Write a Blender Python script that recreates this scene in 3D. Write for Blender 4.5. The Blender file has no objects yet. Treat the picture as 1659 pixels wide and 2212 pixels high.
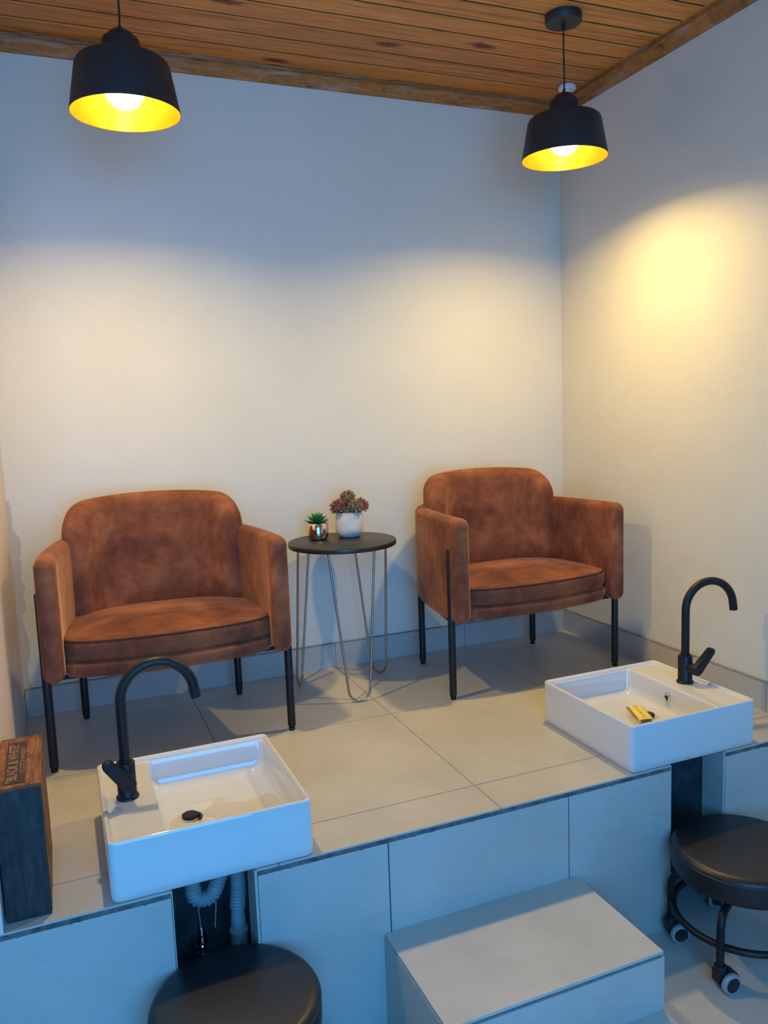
import bpy, bmesh, math, random
from mathutils import Vector, Matrix
random.seed(7)
PI = math.pi
sc = bpy.context.scene
COL = sc.collection
R_ = math.radians

# ------------------------------------------------------------------ materials
def nmat(name):
    m = bpy.data.materials.new(name); m.use_nodes = True
    nt = m.node_tree; b = nt.nodes['Principled BSDF']
    return m, nt, b
def N(nt, t, **kw):
    n = nt.nodes.new(t)
    for k, v in kw.items():
        if k in n.inputs: n.inputs[k].default_value = v
        else: setattr(n, k, v)
    return n
def L(nt, a, b): nt.links.new(a, b)
def coords(nt, scale=(1,1,1), rot=(0,0,0), kind='Object'):
    tc = N(nt, 'ShaderNodeTexCoord'); mp = N(nt, 'ShaderNodeMapping')
    mp.inputs['Scale'].default_value = scale; mp.inputs['Rotation'].default_value = rot
    L(nt, tc.outputs[kind], mp.inputs['Vector']); return mp.outputs['Vector']
def ramp(nt, fac, stops):
    r = N(nt, 'ShaderNodeValToRGB'); el = r.color_ramp.elements
    while len(el) < len(stops): el.new(0.5)
    for e, (p, c) in zip(el, stops): e.position = p; e.color = (*c, 1)
    L(nt, fac, r.inputs['Fac']); return r.outputs['Color']
def noise(nt, vec, scale, detail=4, rough=.55, dist=0):
    n = N(nt, 'ShaderNodeTexNoise', Scale=scale, Detail=detail, Roughness=rough, Distortion=dist)
    L(nt, vec, n.inputs['Vector']); return n.outputs['Fac']
def bump(nt, b, h, strength=.2, dist=.002):
    n = N(nt, 'ShaderNodeBump', Strength=strength, Distance=dist)
    L(nt, h, n.inputs['Height']); L(nt, n.outputs['Normal'], b.inputs['Normal'])
def math_(nt, op, a, b=None, c=None):
    n = N(nt, 'ShaderNodeMath', operation=op)
    for i, v in enumerate((a, b, c)):
        if v is None: continue
        if isinstance(v, (int, float)): n.inputs[i].default_value = v
        else: L(nt, v, n.inputs[i])
    return n.outputs[0]
def mixc(nt, fac, a, b, mode='MIX'):
    n = N(nt, 'ShaderNodeMix', data_type='RGBA', blend_type=mode)
    for i, v in ((0, fac), (6, a), (7, b)):
        if isinstance(v, (int, float)): n.inputs[i].default_value = v
        elif isinstance(v, tuple): n.inputs[i].default_value = (*v, 1)
        else: L(nt, v, n.inputs[i])
    return n.outputs[2]
def plain(name, col, rough=.5, metal=0, noise_amt=.06, nscale=30, bumpk=0, **kw):
    m, nt, b = nmat(name)
    v = coords(nt); f = noise(nt, v, nscale)
    lo = tuple(max(0, c*(1-noise_amt)) for c in col); hi = tuple(min(1, c*(1+noise_amt)) for c in col)
    L(nt, ramp(nt, f, [(.3, lo), (.7, hi)]), b.inputs['Base Color'])
    b.inputs['Roughness'].default_value = rough; b.inputs['Metallic'].default_value = metal
    for k, val in kw.items(): b.inputs[k.replace('_', ' ')].default_value = val
    if bumpk: bump(nt, b, noise(nt, v, nscale*8), bumpk, .001)
    return m

def wall_mat():
    m, nt, b = nmat('painted_plaster')
    v = coords(nt)
    f = noise(nt, v, 3, 3)
    c = ramp(nt, f, [(.3, (.715, .66, .53)), (.7, (.75, .695, .56))])
    # worn paint with patches beside the left corner
    sx = N(nt, 'ShaderNodeSeparateXYZ'); L(nt, v, sx.inputs[0])
    n1 = noise(nt, coords(nt, (1.3, 1, 1.2)), 6, 5)
    edge = math_(nt, 'ADD', sx.outputs['X'], math_(nt, 'MULTIPLY', n1, -.12))
    near = math_(nt, 'LESS_THAN', edge, -2.338)
    low = math_(nt, 'LESS_THAN', sx.outputs['Z'], .78)
    frn = math_(nt, 'GREATER_THAN', sx.outputs['Y'], -.06)
    msk = math_(nt, 'MULTIPLY', math_(nt, 'MULTIPLY', near, low), frn)
    c = mixc(nt, msk, c, (.56, .50, .42))
    L(nt, c, b.inputs['Base Color']); b.inputs['Roughness'].default_value = .62
    h = math_(nt, 'ADD', noise(nt, v, 90, 4, .7), math_(nt, 'MULTIPLY', noise(nt, v, 9, 3), 2.2))
    h = math_(nt, 'ADD', h, math_(nt, 'MULTIPLY', msk, -1.0))
    bump(nt, b, h, .35, .0025)
    return m
def tile_mat():
    m, nt, b = nmat('beige_porcelain_tile')
    v = coords(nt, (1, 1, 1)); f = noise(nt, v, 4, 6, .65); f2 = noise(nt, coords(nt, (3, 14, 14)), 6, 5)
    c = ramp(nt, f, [(.3, (.465, .43, .375)), (.7, (.545, .51, .455))])
    c2 = ramp(nt, f2, [(.35, (.96, .96, .96)), (.65, (1, 1, 1))])
    L(nt, mixc(nt, 1., c, c2, 'MULTIPLY'), b.inputs['Base Color'])
    L(nt, ramp(nt, f, [(.3, (.34,)*3), (.7, (.44,)*3)]), b.inputs['Roughness'])
    bump(nt, b, noise(nt, v, 60, 3), .08, .001)
    return m
def velvet_mat():
    m, nt, b = nmat('rust_brown_velvet')
    v = coords(nt)
    f = noise(nt, v, 4.5, 5, .6, .35); f2 = noise(nt, coords(nt, (1.2, 5, 1.6)), 11, 5, .6)
    c = ramp(nt, f, [(.34, (.115, .038, .026)), (.5, (.205, .070, .036)), (.66, (.34, .122, .053))])
    c2 = ramp(nt, f2, [(.35, (.76, .72, .72)), (.65, (1.12, 1.1, 1.08))])
    L(nt, mixc(nt, 1., c, c2, 'MULTIPLY'), b.inputs['Base Color'])
    b.inputs['Roughness'].default_value = .85
    b.inputs['Specular IOR Level'].default_value = .15
    b.inputs['Sheen Weight'].default_value = .55; b.inputs['Sheen Roughness'].default_value = .32
    b.inputs['Sheen Tint'].default_value = (.95, .46, .22, 1)
    bump(nt, b, noise(nt, v, 260, 2), .12, .001)
    return m
def pine_mat(name, dark=1., washed=False):
    m, nt, b = nmat(name)
    v = coords(nt)
    sx = N(nt, 'ShaderNodeSeparateXYZ'); L(nt, v, sx.inputs[0])
    row = math_(nt, 'FLOOR', math_(nt, 'DIVIDE', math_(nt, 'ADD', sx.outputs['Y'], .035), .106))
    cb = N(nt, 'ShaderNodeCombineXYZ')
    L(nt, math_(nt, 'ADD', sx.outputs['X'], math_(nt, 'MULTIPLY', row, 3.37)), cb.inputs[0])
    L(nt, sx.outputs['Y'], cb.inputs[1]); L(nt, sx.outputs['Z'], cb.inputs[2])
    vv = N(nt, 'ShaderNodeMapping'); vv.inputs['Scale'].default_value = (1.1, 22, 22) if not washed else (6, 6, 22)
    L(nt, cb.outputs[0], vv.inputs['Vector'])
    g = noise(nt, vv.outputs[0], 3, 6, .6, 1.2)
    d = dark
    c = ramp(nt, g, [(.25, (.42*d, .145*d, .030*d)), (.5, (.66*d, .255*d, .055*d)), (.75, (.84*d, .36*d, .085*d))])
    rn = N(nt, 'ShaderNodeTexWhiteNoise', noise_dimensions='1D'); L(nt, row, rn.inputs['W'])
    c = mixc(nt, 1., c, ramp(nt, rn.outputs['Value'], [(0, (.70, .66, .62)), (1, (1.08, 1.05, 1.0))]), 'MULTIPLY')
    # knots
    kv = N(nt, 'ShaderNodeMapping'); kv.inputs['Scale'].default_value = (2.6, 7.5, 7.5)
    L(nt, cb.outputs[0], kv.inputs['Vector'])
    wob = N(nt, 'ShaderNodeTexNoise', Scale=6., Detail=2.); L(nt, kv.outputs[0], wob.inputs['Vector'])
    add = N(nt, 'ShaderNodeVectorMath', operation='MULTIPLY_ADD'); add.inputs[1].default_value = (.22,)*3
    L(nt, wob.outputs['Color'], add.inputs[0]); L(nt, kv.outputs[0], add.inputs[2])
    vo = N(nt, 'ShaderNodeTexVoronoi', Scale=1.); L(nt, add.outputs[0], vo.inputs['Vector'])
    kn = ramp(nt, vo.outputs['Distance'], [(.07, (.24, .17, .15)), (.125, (.55, .45, .42)), (.17, (1, 1, 1))])
    c = mixc(nt, 1., c, kn, 'MULTIPLY')
    st = ramp(nt, noise(nt, vv.outputs[0], .9, 3, .5, 2), [(.30, (.5, .42, .42)), (.43, (1, 1, 1))])
    c = mixc(nt, .8, c, st, 'MULTIPLY')
    if washed:
        w = ramp(nt, noise(nt, coords(nt, (1.2, 1.2, 14)), 3.5, 5, .7), [(.50, (0,)*3), (.70, (.40,)*3)])
        c = mixc(nt, w, c, (.55, .46, .42))
    L(nt, c, b.inputs['Base Color']); b.inputs['Roughness'].default_value = .42 if not washed else .6; b.inputs['Specular IOR Level'].default_value = .25
    bump(nt, b, g, .1, .001)
    return m
def crate_mat(name, dark):
    m, nt, b = nmat(name)
    g = noise(nt, coords(nt, (30, 3, 3) if not dark else (14, 14, 2.2)), 3, 6, .62, 1.4)
    if dark: c = ramp(nt, g, [(.3, (.012, .011, .011)), (.5, (.022, .020, .019)), (.72, (.050, .042, .036))])
    else: c = ramp(nt, g, [(.28, (.09, .027, .013)), (.5, (.235, .075, .035)), (.75, (.42, .18, .08))])
    s = ramp(nt, noise(nt, coords(nt), 16, 5, .7), [(.38, (.45, .42, .4)), (.5, (1, 1, 1))])
    L(nt, mixc(nt, .8, c, s, 'MULTIPLY'), b.inputs['Base Color']); b.inputs['Roughness'].default_value = .6
    bump(nt, b, g, .3, .002)
    return m

M = {}
M['wall'] = wall_mat()
M['left_wall'] = plain('pinkish_plaster', (.74, .63, .60), .65, 0, .04, 4, .25)
M['tile'] = tile_mat()
M['grout'] = plain('grey_grout', (.13, .12, .11), .9, 0, .5, 40, .4)
M['grout_light'] = plain('beige_grout', (.30, .27, .235), .9, 0, .2, 40, .2)
M['concrete'] = plain('raw_dark_concrete', (.09, .085, .08), .95, 0, .5, 12, .5)
M['velvet'] = velvet_mat()
M['piping'] = plain('dark_brown_welt', (.05, .016, .010), .9, 0, .2)
M['black_metal'] = plain('matt_black_metal', (.011, .011, .013), .42, .0, .15, 60, 0, Specular_IOR_Level=.32)
M['black_plastic'] = plain('black_plastic', (.012, .012, .013), .5, 0, .1)
M['leather'] = plain('black_leatherette', (.012, .0115, .014), .40, 0, .15, 60, .12)
M['ceramic'] = plain('white_glazed_ceramic', (.68, .665, .64), .07, 0, .01, 8, 0, Coat_Weight=.6, Coat_Roughness=.04)
M['chrome'] = plain('chrome', (.85, .85, .86), .06, 1, .01)
M['steel'] = plain('brushed_copper_grey_steel', (.40, .34, .30), .34, 1, .1, 80)
M['table'] = plain('black_table_laminate', (.020, .019, .018), .38, 0, .2, 40)
M['cornice'] = pine_mat('washed_pine_cornice', .62, True)
M['pine'] = pine_mat('varnished_pine_boards', 1.15)
M['groove'] = plain('dark_board_groove', (.030, .013, .007), .9, 0, .2)
M['shade'] = plain('black_lamp_enamel', (.020, .020, .021), .48, 0, .1, 60)
M['gold'] = plain('gold_lamp_lining', (.95, .46, .03), .34, .75, .03, 20)
M['white_plastic'] = plain('white_plastic', (.72, .72, .72), .4, 0, .03)
M['hose'] = plain('grey_corrugated_plastic', (.24, .25, .25), .55, 0, .06)
M['braid'] = plain('braided_steel', (.35, .35, .36), .4, 1, .35, 300)
M['pot_white'] = plain('matt_white_pot', (.72, .66, .56), .55, 0, .06, 40)
M['pot_gold'] = plain('polished_rose_gold_pot', (.80, .66, .56), .07, 1, .01)
M['leaf'] = plain('succulent_green', (.045, .20, .045), .32, 0, .35, 60)
M['leaf_light'] = plain('succulent_fresh_green', (.13, .34, .05), .35, 0, .25, 60)
M['petal_red'] = plain('dusty_red_petals', (.36, .095, .07), .5, 0, .5, 90)
M['petal_olive'] = plain('olive_petals', (.30, .235, .10), .5, 0, .5, 90)
M['petal_grey'] = plain('grey_green_petals', (.17, .16, .11), .5, 0, .5, 90)
M['soil'] = plain('dark_soil', (.03, .022, .015), .95, 0, .4, 90, .4)
M['paper'] = plain('yellow_paper', (.90, .70, .13), .7, 0, .04)
M['ink'] = plain('dark_ink', (.05, .045, .04), .8, 0, .1)
M['crate'] = crate_mat('old_stained_pine', False)
M['crate_dark'] = crate_mat('blackened_wood', True)
M['print_black'] = plain('faded_black_print', (.035, .022, .018), .7, 0, .5, 50)
M['print_wood'] = plain('bare_wood_lettering', (.34, .15, .075), .7, 0, .35, 70)
M['wheel_grey'] = plain('grey_rubber_tyre', (.30, .33, .33), .45, 0, .05)
M['frame_white'] = plain('white_window_frame', (.7, .7, .7), .4)
def emis(name, col, s):
    m, nt, b = nmat(name); b.inputs['Base Color'].default_value = (*col, 1)
    b.inputs['Emission Color'].default_value = (*col, 1); b.inputs['Emission Strength'].default_value = s
    return m
WARM = (1.0, .725, .245)
BULB = 33.
DISC = 11.
M['bulb'] = emis('lit_bulb_glass', WARM, BULB)
mg, nt, b = nmat('window_glass')
b.inputs['Transmission Weight'].default_value = 1; b.inputs['Roughness'].default_value = 0; b.inputs['IOR'].default_value = 1.01
M['glass'] = mg

# ------------------------------------------------------------------ mesh helpers
def obj(name, bm, mats, parent=None, loc=(0,0,0), rot=(0,0,0), smooth=True, angle=35, bevel=0, seg=2):
    if not isinstance(mats, (list, tuple)): mats = [mats]
    bmesh.ops.recalc_face_normals(bm, faces=bm.faces)
    me = bpy.data.meshes.new(name); bm.to_mesh(me); bm.free()
    for m in mats: me.materials.append(M[m] if isinstance(m, str) else m)
    if smooth:
        for p in me.polygons: p.use_smooth = True
        me.set_sharp_from_angle(angle=R_(angle))
    o = bpy.data.objects.new(name, me); COL.objects.link(o)
    o.location = loc; o.rotation_euler = rot; o.parent = parent
    if bevel:
        md = o.modifiers.new('bevel', 'BEVEL'); md.width = bevel; md.segments = seg; md.limit_method = 'ANGLE'; md.angle_limit = R_(40)
    return o
def tag(o, label, cat=None, group=None, kind=None):
    if label: o['label'] = label
    if cat: o['category'] = cat
    if group: o['group'] = group
    if kind: o['kind'] = kind
    return o
def thing(name, label, cat, loc=(0,0,0), rz=0, group=None):
    o = bpy.data.objects.new(name, None); COL.objects.link(o)
    o.location = loc; o.rotation_euler = (0, 0, rz); o.empty_display_size = .1
    return tag(o, label, cat, group)
def struct(name, bm, mats, label=None, **kw):
    o = obj(name, bm, mats, **kw); o['kind'] = 'structure'
    if label: o['label'] = label
    return o
def box(bm, x0, x1, y0, y1, z0, z1, mi=0):
    vs = [bm.verts.new(p) for p in ((x0,y0,z0),(x1,y0,z0),(x1,y1,z0),(x0,y1,z0),(x0,y0,z1),(x1,y0,z1),(x1,y1,z1),(x0,y1,z1))]
    for f in ((0,3,2,1),(4,5,6,7),(0,1,5,4),(1,2,6,5),(2,3,7,6),(3,0,4,7)):
        bm.faces.new([vs[i] for i in f]).material_index = mi
    return vs
def lathe(bm, prof, n=48, c=(0,0,0), mi=0, close=False):
    rings = []
    for r, z in prof:
        if r < 1e-6: rings.append([bm.verts.new((c[0], c[1], c[2]+z))])
        else: rings.append([bm.verts.new((c[0]+r*math.cos(2*PI*i/n), c[1]+r*math.sin(2*PI*i/n), c[2]+z)) for i in range(n)])
    pairs = list(zip(rings, rings[1:])) + ([(rings[-1], rings[0])] if close else [])
    for a, b_ in pairs:
        for i in range(n):
            j = (i+1) % n
            if len(a) == 1 and len(b_) == 1: continue
            if len(a) == 1: f = bm.faces.new((a[0], b_[i], b_[j]))
            elif len(b_) == 1: f = bm.faces.new((a[i], b_[0], a[j]))
            else: f = bm.faces.new((a[i], b_[i], b_[j], a[j]))
            f.material_index = mi
def frames(pts, closed=False):
    n = len(pts); T = []
    for i in range(n):
        a = pts[(i-1) % n] if closed or i > 0 else pts[0]
        b_ = pts[(i+1) % n] if closed or i < n-1 else pts[-1]
        T.append((b_-a).normalized())
    up = Vector((0,0,1)) if abs(T[0].z) < .9 else Vector((0,1,0))
    nrm = (up - T[0]*up.dot(T[0])).normalized(); out = []
    for i in range(n):
        nrm = (nrm - T[i]*nrm.dot(T[i])).normalized()
        out.append((nrm, T[i].cross(nrm)))
    return T, out
def tube(bm, pts, r, n=14, closed=False, cap=True, mi=0, radii=None):
    pts = [Vector(p) for p in pts]; T, F = frames(pts, closed); rings = []
    for i, p in enumerate(pts):
        rr = radii[i] if radii else r
        a, b_ = F[i]
        rings.append([bm.verts.new(p + (a*math.cos(2*PI*k/n) + b_*math.sin(2*PI*k/n))*rr) for k in range(n)])
    m = len(rings)
    for i in range(m if closed else m-1):
        A, B = rings[i], rings[(i+1) % m]
        for k in range(n):
            f = bm.faces.new((A[k], A[(k+1) % n], B[(k+1) % n], B[k])); f.material_index = mi
    if cap and not closed:
        bm.faces.new(rings[0][::-1]).material_index = mi; bm.faces.new(rings[-1]).material_index = mi
def fillet(pts, rad, n=6):
    pts = [Vector(p) for p in pts]; out = [pts[0]]
    for a, b_, c in zip(pts, pts[1:], pts[2:]):
        u = (a-b_); v = (c-b_); r = min(rad, u.length*.49, v.length*.49)
        p0 = b_+u.normalized()*r; p2 = b_+v.normalized()*r
        for k in range(n+1):
            t = k/n; out.append(p0*(1-t)**2 + b_*2*t*(1-t) + p2*t*t)
    out.append(pts[-1]); return out
def rrect(x0, x1, y0, y1, r, n=6):
    out = []
    for cx, cy, a0 in ((x1-r, y1-r, 0), (x0+r, y1-r, 90), (x0+r, y0+r, 180), (x1-r, y0+r, 270)):
        for k in range(n+1):
            a = R_(a0+90*k/n); out.append((cx+r*math.cos(a), cy+r*math.sin(a)))
    return out
def loft(bm, loops, mi=0, cap0=True, cap1=True, mis=None):
    rings = [[bm.verts.new(p) for p in lp] for lp in loops]
    n = len(rings[0])
    for j, (a, b_) in enumerate(zip(rings, rings[1:])):
        for i in range(n):
            f = bm.faces.new((a[i], a[(i+1) % n], b_[(i+1) % n], b_[i])); f.material_index = mis[j] if mis else mi
    if cap0: bm.faces.new(rings[0][::-1]).material_index = mi
    if cap1: bm.faces.new(rings[-1]).material_index = mis[-1] if mis else mi
    return rings
def pillow(bm, outline, t, round_r, crown=0., mapf=None, rings=7, nr=6):
    """soft pad: outline = closed list of 2-D points (convex-ish), thickness t, edge radius round_r, bulge crown."""
    n = len(outline); c = Vector((sum(p[0] for p in outline)/n, sum(p[1] for p in outline)/n))
    P = [Vector(p) for p in outline]; NRM = []
    for i in range(n):
        d = P[(i+1) % n]-P[i-1]; nn = Vector((d.y, -d.x)).normalized()
        if nn.dot(P[i]-c) < 0: nn = -nn
        NRM.append(nn)
    prof = []
    for k in range(nr+1):
        a = PI/2*k/nr; prof.append((round_r*(1-math.cos(a)), t/2-round_r+round_r*math.sin(a)))
    loops = []
    def lvl(inset, off, s=1.):
        return [((P[i]-NRM[i]*inset)-c)*s+c for i in range(n)], off
    top = [lvl(i_, o_) for i_, o_ in prof]
    for k in range(1, rings):
        s = 1-k/rings; top.append(lvl(round_r, t/2 + crown*(1-s*s), s))
    seq = [(pts, -o) for pts, o in reversed(top)] + top
    vr = []
    for pts, o in seq: vr.append([bm.verts.new(mapf(p.x, p.y, o)) for p in pts])
    for a, b_ in zip(vr, vr[1:]):
        for i in range(n): bm.faces.new((a[i], a[(i+1) % n], b_[(i+1) % n], b_[i]))
    for ring, sg in ((vr[0], -1), (vr[-1], 1)):
        cv = bm.verts.new(mapf(c.x, c.y, sg*(t/2+crown)))
        for i in range(n): bm.faces.new((ring[i], ring[(i+1) % n], cv))

# ------------------------------------------------------------------ camera
F_, tilt, roll, yaw = 1742.79, -.1266, -.0375, .3864
fw = Vector((math.sin(yaw)*math.cos(tilt), math.cos(yaw)*math.cos(tilt), math.sin(tilt)))
rt = Vector((math.cos(yaw), -math.sin(yaw), 0)); up = rt.cross(fw)
rt2 = rt*math.cos(roll)+up*math.sin(roll); up2 = -rt*math.sin(roll)+up*math.cos(roll)
cam = bpy.data.cameras.new('camera'); co = bpy.data.objects.new('camera', cam); COL.objects.link(co)
mw = Matrix((rt2, up2, -fw)).transposed().to_4x4(); mw.translation = Vector((-2.1387, -3.0813, 1.0484))
co.matrix_world = mw
cam.sensor_fit = 'VERTICAL'; cam.sensor_height = 32; cam.lens = F_/2212*32
cam.clip_start = .02
sc.camera = co

# ------------------------------------------------------------------ setting
HP = -.506; D = 1.334; ZC = 2.315; HC = 2.264; XL = -2.30; J1 = -1.128; FY = -3.9; XW = -4.0
niches = [(-1.974, -1.780), (-.564, -.360)]
# walls
bm = bmesh.new(); box(bm, XL-.2, 0, 0, .15, -.02, ZC+.1); struct('wall_back', bm, 'wall', 'cream back wall behind the armchairs')
bm = bmesh.new(); box(bm, 0, .15, FY, .15, HP-.1, ZC+.1); struct('wall_right', bm, 'wall', 'cream right-hand wall')
bm = bmesh.new(); _v = box(bm, XW, XL, -D, .15, .0, ZC+.1)
for _i in (1, 5): _v[_i].co.x = -2.314
struct('wall_left', bm, 'left_wall', 'pinkish wall at the left edge beside the crate')
bm = bmesh.new(); box(bm, XW-.15, XW, FY, .15, HP-.1, ZC+.1); struct('wall_far_left', bm, 'wall')
WX0, WX1, WZ0, WZ1 = -2.85, -1.15, .0, 2.15
bm = bmesh.new()
box(bm, XW-.15, WX0, FY-.15, FY, HP-.1, ZC+.1); box(bm, WX1, .15, FY-.15, FY, HP-.1, ZC+.1)
box(bm, WX0, WX1, FY-.15, FY, WZ1, ZC+.1); box(bm, WX0, WX1, FY-.15, FY, HP-.1, WZ0)
struct('wall_front', bm, 'wall')
bm = bmesh.new()
for x in (WX0, (WX0+WX1)/2-.025, WX1-.05): box(bm, x, x+.05, FY-.10, FY-.04, WZ0, WZ1)
for z in (WZ0, 1.1, WZ1-.05): box(bm, WX0, WX1, FY-.10, FY-.04, z, z+.05)
wo = struct('window_1', bm, 'frame_white')
bm = bmesh.new(); box(bm, WX0, WX1, FY-.075, FY-.069, WZ0, WZ1); obj('window_pane', bm, 'glass', wo)
# ceiling boards (grooves between)
bm = bmesh.new()
ys = [.02, -.040, -.144, -.251, -.360, -.468, -.569]
while ys[-1] > FY-.1: ys.append(ys[-1]-.105)
for a, b_ in zip(ys, ys[1:]):
    lo, hi = b_+.0042, a-.0042; x0, x1 = XW, 0.; z = ZC; e = .003
    prof = [(lo, z+.02), (lo, z+e), (lo+e, z), (hi-e, z), (hi, z+e), (hi, z+.02)]
    A = [bm.verts.new((x0, y, zz)) for y, zz in prof]; B = [bm.verts.new((x1, y, zz)) for y, zz in prof]
    for i in range(5): bm.faces.new((A[i], A[i+1], B[i+1], B[i])).material_index = 1 if i in (0, 4) else 0
box(bm, XW, 0, FY, .15, ZC+.018, ZC+.1, 1)
struct('ceiling', bm, ['pine', 'groove'], 'brown pine board ceiling', smooth=False)
# cornice
def cornice(name, a, b_, nrm):
    bm = bmesh.new()
    prof = [(.0, -.001), (.010, -.002), (.016, .004), (.021, .014), (.030, .027), (.036, .034), (.037, .038), (.033, .041), (.034, .048), (.046, .052), (.046, ZC-HC+.004), (0, ZC-HC+.004)]
    a, b_, nrm = Vector(a), Vector(b_), Vector(nrm)
    n = 30; loops = []
    for k in range(n+1):
        p = a.lerp(b_, k/n); loops.append([p+nrm*u+Vector((0, 0, HC+w)) for u, w in prof])
    loft(bm, loops); struct(name, bm, 'cornice', angle=50)
cornice('trim_1', (XL, 0, 0), (0, 0, 0), (0, -1, 0))
cornice('trim_2', (0, 0, 0), (0, FY, 0), (-1, 0, 0))
# lower floor
bm = bmesh.new(); box(bm, XW, 0, FY, -D+.5, HP-.1, HP-.003, 1)
xs = [-.503+.6*k for k in range(-7, 2)]; yy = [-1.30-.6*k for k in range(-1, 6)]
for i in range(len(xs)-1):
    for j in range(len(yy)-1):
        x0, x1 = max(xs[i], XW), min(xs[i+1], 0); y1, y0 = min(yy[j], -D+.3), max(yy[j+1], FY)
        if x1-x0 > .01 and y1-y0 > .01: box(bm, x0+.0015, x1-.0015, y0+.0015, y1-.0015, HP-.008, HP)
struct('floor', bm, ['tile', 'grout'], 'lower tiled floor', smooth=False)
# raised platform: core with two niches, top tiles, riser tiles
NB = -.98
segx = [XW, niches[0][0], niches[0][1], niches[1][0], niches[1][1], 0]
bm = bmesh.new()
for a, b_ in ((0, 1), (2, 3), (4, 5)): box(bm, segx[a], segx[b_], -D+.011, NB, HP, -.0125)
box(bm, XW, 0, NB, 0, HP, -.0125)
plat = struct('raised_platform', bm, 'concrete', 'beige tiled raised platform under the armchairs and basins', smooth=False)
def clipx(x0, x1, y0, y1):   # cut niches out of the top tiles in front of NB
    out = []
    if y0 >= NB: return [(x0, x1, y0, y1)]
    if y1 > NB: out.append((x0, x1, NB, y1)); y1 = NB
    cur = x0
    for a, b_ in niches:
        if b_ <= cur or a >= x1: continue
        if a > cur: out.append((cur, a, y0, y1))
        cur = b_
    if cur < x1: out.append((cur, x1, y0, y1))
    return out
bm = bmesh.new()
jx = [XL, J1-1.2, J1-.6, J1, J1+.6, 0]; jx = [XL-.03, J1-.6, J1, J1+.6, 0]; jy = [0, -.590, -1.190, -D]
G = .0018
for i in range(len(jx)-1):
    for j in range(3):
        x0 = jx[i]+(G if i else 0); x1 = jx[i+1]-(G if i < len(jx)-2 else 0)
        y1 = jy[j]-(G if j else 0); y0 = jy[j+1]+(G if j < 2 else 0)
        for q in clipx(x0, x1, y0, y1): box(bm, *q, -.0045, 0)
tt = obj('floor_tiles', bm, 'tile', plat, smooth=False)
bm = bmesh.new()
for q in clipx(XL-.03, 0, -D+.004, 0): box(bm, *q, -.0125, -.0012)
obj('grout', bm, 'grout_light', plat, smooth=False)
bm = bmesh.new()
rx = [XW, -3.2, -2.6, niches[0][0]]
pan = list(zip(rx, rx[1:])) + [(niches[0][1], -1.450), (-1.450, -.917), (-.917, niches[1][0]), (niches[1][1], 0)]
for a, b_ in pan: box(bm, a+G, b_-G, -D, -D+.010, HP, -.0165)
obj('riser_tiles', bm, 'tile', plat, smooth=False)
# ragged dark mortar line under the top tiles
bm = bmesh.new()
rr = random.Random(3)
for a, b_ in ((XL-.03, niches[0][0]), (niches[0][1], niches[1][0]), (niches[1][1], 0)):
    n = max(4, int((b_-a)/.008)); T_, B_ = [], []
    for k in range(n+1):
        x = a+(b_-a)*k/n; o_ = rr.uniform(0, .005)
        T_.append(bm.verts.new((x, -D+.0015-o_*.2, -.0044))); B_.append(bm.verts.new((x, -D+.004-o_, -.0165+rr.uniform(-.0025, .002))))
    for k in range(n): bm.faces.new((T_[k], T_[k+1], B_[k+1], B_[k]))
obj('edge_mortar', bm, 'grout', plat, smooth=False)
# niche linings
bm = bmesh.new()
for a, b_ in niches:
    box(bm, b_-.006, b_+.0005, -D+.001, -D+.085, HP, -.002); box(bm, a-.0005, a+.002, -D+.001, -D+.05, HP, -.002)
obj('niche_lining', bm, 'tile', plat, smooth=False)
bm = bmesh.new(); box(bm, niches[0][0], niches[0][1], -D+.01, NB, HP, HP+.10)
obj('niche_sill', bm, 'concrete', plat, smooth=False)
# steps
def step(name, x0, x1, y0, y1, z1, label):
    bm = bmesh.new(); box(bm, x0+.006, x1-.006, y0+.006, y1, HP, z1-.006)
    o = struct(name, bm, 'grout', label, smooth=False)
    bm = bmesh.new(); box(bm, x0+.0015, x1-.0015, y0+.0015, y1, z1-.008, z1); obj('tread_tile', bm, 'tile', o, smooth=False, bevel=.0008)
    bm = bmesh.new(); box(bm, x0, x1, y0, y0+.006, HP, z1-.0145); obj('riser_tile', bm, 'tile', o, smooth=False)
    bm = bmesh.new(); box(bm, x0, x0+.006, y0+.007, y1, HP, z1-.0105); box(bm, x1-.006, x1, y0+.007, y1, HP, z1-.0105); obj('side_tile', bm, 'tile', o, smooth=False)
step('upper_step', -1.4706, -.8926, -D-.3477, -D, -.2522, 'upper tiled step against the middle of the platform riser')
step('lower_step', -1.4706, -.8926, -D-.3477-.33, -D-.3477, -.403, 'lower tiled step at the bottom edge in front of the upper step')
# baseboards
def skirt(name, joints, along):
    bm = bmesh.new()
    for a, b_ in zip(joints, joints[1:]):
        if along == 'x': box(bm, a+.001, b_-.001, -.010, 0, 0, .1)
        else: box(bm, -.010, 0, b_+.001, a-.001, 0, .1)
    if along == 'x': box(bm, joints[0], joints[-1], -.0085, 0, 0, .0985, 1); box(bm, joints[0], joints[-1], -.011, 0, .099, .1035, 2)
    else: box(bm, -.0085, 0, joints[-1], joints[0], 0, .0985, 1); box(bm, -.011, 0, joints[-1], joints[0], .099, .1035, 2)
    struct(name, bm, ['tile', 'grout', 'grout_light'], smooth=False)
skirt('baseboard_back', [XL, J1-.6, J1, J1+.6, 0], 'x')
skirt('baseboard_right', [-.010, -.56, -1.16, -D], 'y')
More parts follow.
